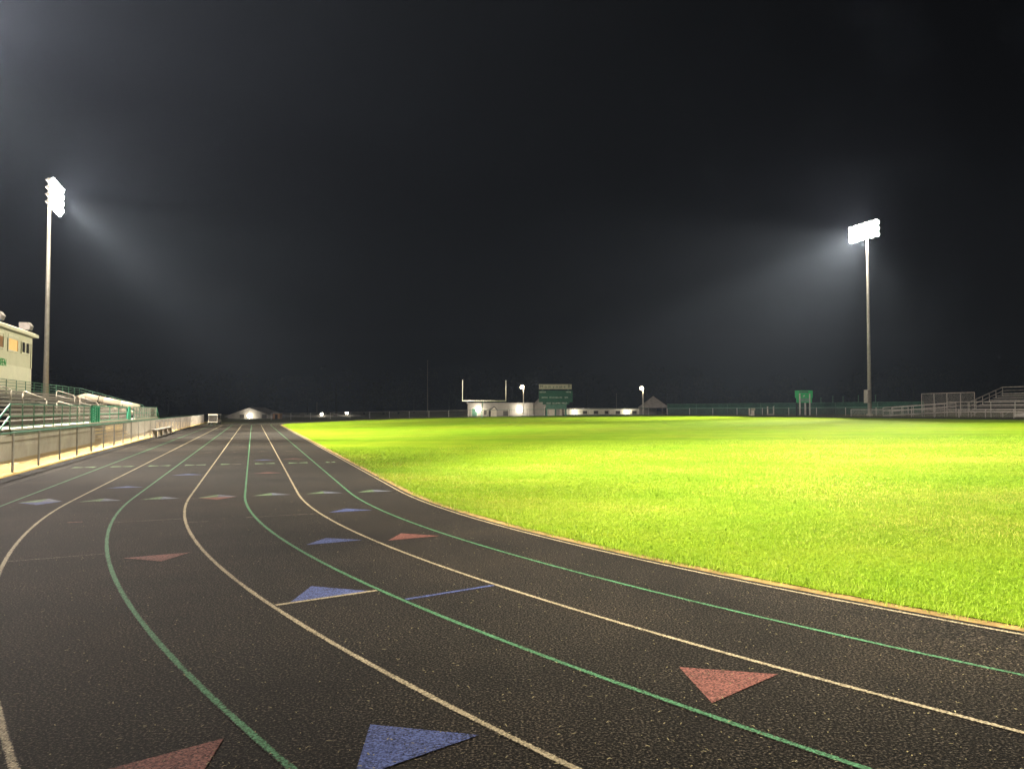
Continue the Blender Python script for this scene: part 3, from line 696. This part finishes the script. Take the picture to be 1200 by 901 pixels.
# ------------------------------------------------------------------ green board on posts
x, y = ahead(942, 104); g = gz(x, y); t = thing('score_panel', 'small bright green scoreboard on posts in front of the windscreen fence', 'scoreboard', (x, y, g), -.15)
d = 104
def cx_(px): return (px - 942) / 900 * d
def cz_(py): return H_EYE + (480.2 - py) / 900 * d - g
m = MB().prism([(cx_(932.3), 0, cz_(457.5)), (cx_(952), 0, cz_(457.5)), (cx_(952), 0, cz_(465.5)), (cx_(951), 0, cz_(467)), (cx_(951), 0, cz_(471.8)), (cx_(933.8), 0, cz_(471.8)), (cx_(933.8), 0, cz_(467)), (cx_(932.3), 0, cz_(465.5))], (0, 1, 0), .2); m.build('panel', M['board_bright'], t)
MB().span((cx_(938), -.03, cz_(470.8)), (cx_(948), -.002, cz_(466.5))).build('inner_frame', M['pale_green'], t)
MB().span((cx_(937), -.04, cz_(460)), (cx_(947), -.003, cz_(458.2))).build('dark_strip', M['dark_green'], t)
MB().prism([(cx_(940.8), -.03, cz_(465)), (cx_(942.6), -.03, cz_(464.6)), (cx_(943.4), -.03, cz_(462.8)), (cx_(941.6), -.03, cz_(463.4))], (0, 1, 0), .025).build('emblem', M['letter_white'], t)
for px, y_, mt, r in [(937.2, -.12, 'alu', .075), (944, .3, 'alu', .09), (948.3, -.12, 'alu', .06), (934.3, .25, 'dark', .09), (946.6, .25, 'dark', .09)]:
    MB().span((cx_(px) - r, y_ - r, 0), (cx_(px) + r, y_ + r, cz_(461 if y_ < 0 else 471.5))).build('post', M[mt], t)
# white frames at the edge of the track
x, y = ahead(881, 103); t = thing('marker_board', 'white double upright marker stand at the far edge of the field', 'marker stand', (x, y, gz(x, y)), -.2)
for a, b in ((-.42, -.22), (-.1, .3)): MB().span((a, -.05, 0), (b, .05, 1.0)).build('upright', M['white'], t)
MB().span((-.1, -.08, .72), (.42, -.052, 1.02)).build('plate', M['sign_cream'], t)
x, y = ahead(903, 108); t = thing('hurdle_frame', 'white U shaped metal frame standing on the far track', 'frame', (x, y, gz(x, y)), -.2)
for a in (-.42, .38): MB().tube((a, 0, .02), (a, 0, 1.22), .085, 8).build('upright', M['white'], t)
MB().tube((-.42, 0, .10), (.38, 0, .10), .085, 8).build('base_bar', M['white'], t); MB().tube((.38, 0, 1.15), (.52, .3, 1.35), .05, 8).build('bracket', M['pale_green'], t)
# ------------------------------------------------------------------ visitor bleachers (local x = distance back, y along)
G = Z(71)
V = thing('visitor_bleachers', 'grey aluminium bleachers with ramp and handrails across the field', 'bleachers', W(0, 70.4, G), RZ)
e0, e1 = 30.0, 61.5
for k in range(8):
    n = 1.5 + .58 * k; z = .62 + .235 * k
    MB().span((n, e0, z - .03), (n + .56, e1, z)).build('footboard', M['alu'], V)
    MB().span((n + .28, e0, z + .2), (n + .52, e1, z + .24)).build('seat_plank', M['alu'], V)
    MB().span((n + .565, e0, z - .03), (n + .58, e1, z + .2)).build('gap_shade', M['dark'], V)  # near-black sheet in place of the shaded gap behind each row
nb, zb_ = 1.5 + .58 * 8, .62 + .235 * 7
# end guard: sloping rails
m = MB()
for dz in (.92, .5): m.path([(1.35, e1, .62 + dz), (nb, e1, zb_ + dz)], .04, 8)
for j in range(6):
    q = j / 5; m.tube((1.35 + (nb - 1.35) * q, e1, .5 + (zb_ - .62) * q), (1.35 + (nb - 1.35) * q, e1, .62 + (zb_ - .62) * q + .92), .03, 6)
m.build('end_railing', M['alu'], V)
m = MB()
for dz in (.92, .55, .2): m.tube((nb, e0, zb_ + dz), (nb, e1, zb_ + dz), .035 if dz > .9 else .02, 8)
for j in range(12): m.tube((nb, e1 - 2.6 * j, 0), (nb, e1 - 2.6 * j, zb_ + .92), .03, 6)
m.build('back_railing', M['alu'], V)
MB().span((.15, e0, .50), (1.48, 63.2, .58)).build('walkway_deck', M['alu'], V)
m = MB()
for dz in (1.0, .62): m.tube((.15, e0, .58 + dz), (.15, 63.2, .58 + dz), .035, 8)
for j in range(13): m.tube((.15, 63.2 - 2.6 * j, 0), (.15, 63.2 - 2.6 * j, 1.58), .03, 6)
m.build('front_railing', M['alu'], V)
m = MB().prism([(.15, 63.2, .50), (.15, 63.2, .58), (.15, 72.0, .1), (.15, 72.0, .02)], (1, 0, 0), 1.3); m.build('ramp', M['alu'], V)
m = MB()
for n in (.15, 1.45):
    for dz in (.9, .5): m.tube((n, 63.2, .58 + dz), (n, 72.0, .1 + dz), .035, 8)
    for j in range(7):
        q = j / 6; m.tube((n, 63.2 + 8.8 * q, .0), (n, 63.2 + 8.8 * q, .58 - .48 * q + .9), .03, 6)
m.build('ramp_railing', M['alu'], V)
for j in range(9):
    m = MB().tube((1.6, e1 - 3.6 * j, .0), (1.6, e1 - 3.6 * j, .6), .05, 6).tube((nb - .3, e1 - 3.6 * j, .0), (nb - .3, e1 - 3.6 * j, zb_ - .05), .05, 6).tube((1.6, e1 - 3.6 * j, .1), (nb - .3, e1 - 3.6 * j, zb_ - .1), .035, 6)
    m.build('leg', M['galv'], V)
m = MB()
for k in range(7): m.span((1.52 + .58 * k, 52.8, .625 + .235 * k), (1.75 + .58 * k, 54.0, .75 + .235 * k))
m.build('aisle_step', M['wall_concrete'], V)
m = MB().prism([(-.55, 55.0, .08), (-.1, 55.0, .4), (-.1, 55.0, .46), (-.55, 55.0, .14)], (0, -1, 0), 1.4); m.build('side_step', M['alu'], V)
# ------------------------------------------------------------------ far wood
def woods():
    m = MB(); lv = []; lf = []
    r = random.Random(3)
    for i in range(64):
        px = -60 + 1320 * (i + r.uniform(-.4, .4)) / 63; d = r.uniform(190, 250); x, y = ahead(px, d)
        h = r.uniform(7.5, 14.5); g = 0
        if math.hypot(x, y) > 285: continue
        rad = h * r.uniform(.28, .4)
        clumps = [(r.uniform(-1, 1) * rad, r.uniform(-1, 1) * rad, h * r.uniform(.28, .95)) for _ in range(14)]
        for cx, cy, cz in clumps:
            cr = rad * r.uniform(.35, .6)
            for _ in range(46):
                v = Vector((r.gauss(0, 1), r.gauss(0, 1), r.gauss(0, 1))).normalized() * cr * r.uniform(.6, 1.1)
                p = Vector((x + cx, y + cy, g + cz)) + v; sz = r.uniform(.14, .34)
                a = Vector((r.gauss(0, 1), r.gauss(0, 1), r.gauss(0, 1))).normalized(); b = a.orthogonal().normalized()
                o = len(lv); lv += [p - a * sz, p + b * sz * .6, p + a * sz, p - b * sz * .6]; lf.append((o, o + 1, o + 2, o + 3))
        m.tube((x, y, g - .2), (x, y, h * .6), .3, 6, .12)
    m.add(lv, lf)
    me = bpy.data.meshes.new('far_wood'); me.from_pydata(m.v, [], m.f); me.materials.append(M['leaf'])
    o = bpy.data.objects.new('far_wood', me); COL.objects.link(o); kind(o, 'stuff')
woods()
# ------------------------------------------------------------------ air
hz_ = MB().span((-312, -140, -1.2), (312, 305, 31)).build('haze', M['dark']); kind(hz_, 'stuff'); hz_.data.materials.clear()
hm = bpy.data.materials.new('thin_haze'); hm.use_nodes = True; t = hm.node_tree; t.nodes.clear()
o = t.nodes.new('ShaderNodeOutputMaterial'); pv = N(t, 'ShaderNodeVolumePrincipled'); pv.inputs['Color'].default_value = (.60, .74, 1, 1); pv.inputs['Density'].default_value = .00015; pv.inputs['Anisotropy'].default_value = .5
t.links.new(pv.outputs[0], o.inputs['Volume']); hz_.data.materials.append(hm)
# ------------------------------------------------------------------ sky
wd = bpy.data.worlds.new('World'); S.world = wd; wd.use_nodes = True; t = wd.node_tree
bg = t.nodes['Background']; sk = t.nodes.new('ShaderNodeTexSky'); sk.sky_type = 'NISHITA'; sk.sun_disc = False; sk.sun_elevation = math.radians(-4); sk.sun_rotation = math.radians(180)
t.links.new(sk.outputs[0], bg.inputs[0]); bg.inputs[1].default_value = .0002
# ------------------------------------------------------------------ camera and render
cam = bpy.data.cameras.new('camera'); co = bpy.data.objects.new('camera', cam); COL.objects.link(co)
cam.sensor_width = 36; cam.lens = 27; cam.clip_end = 2000; cam.clip_start = .05
co.location = (0, 0, H_EYE); co.rotation_euler = (math.pi / 2 + .033, 0, 0); S.camera = co
S.render.engine = 'CYCLES'; cy = S.cycles
cy.use_denoising = True; cy.denoiser = 'OPENIMAGEDENOISE'; cy.max_bounces = 5; cy.diffuse_bounces = 2; cy.glossy_bounces = 2; cy.transparent_max_bounces = 8; cy.volume_bounces = 0
cy.sample_clamp_indirect = 2.0; cy.use_light_tree = True; cy.adaptive_threshold = .006
cy.caustics_reflective = False; cy.caustics_refractive = False
S.view_settings.view_transform = 'Standard'; S.view_settings.look = 'None'; S.view_settings.exposure = 0; S.view_settings.gamma = 1
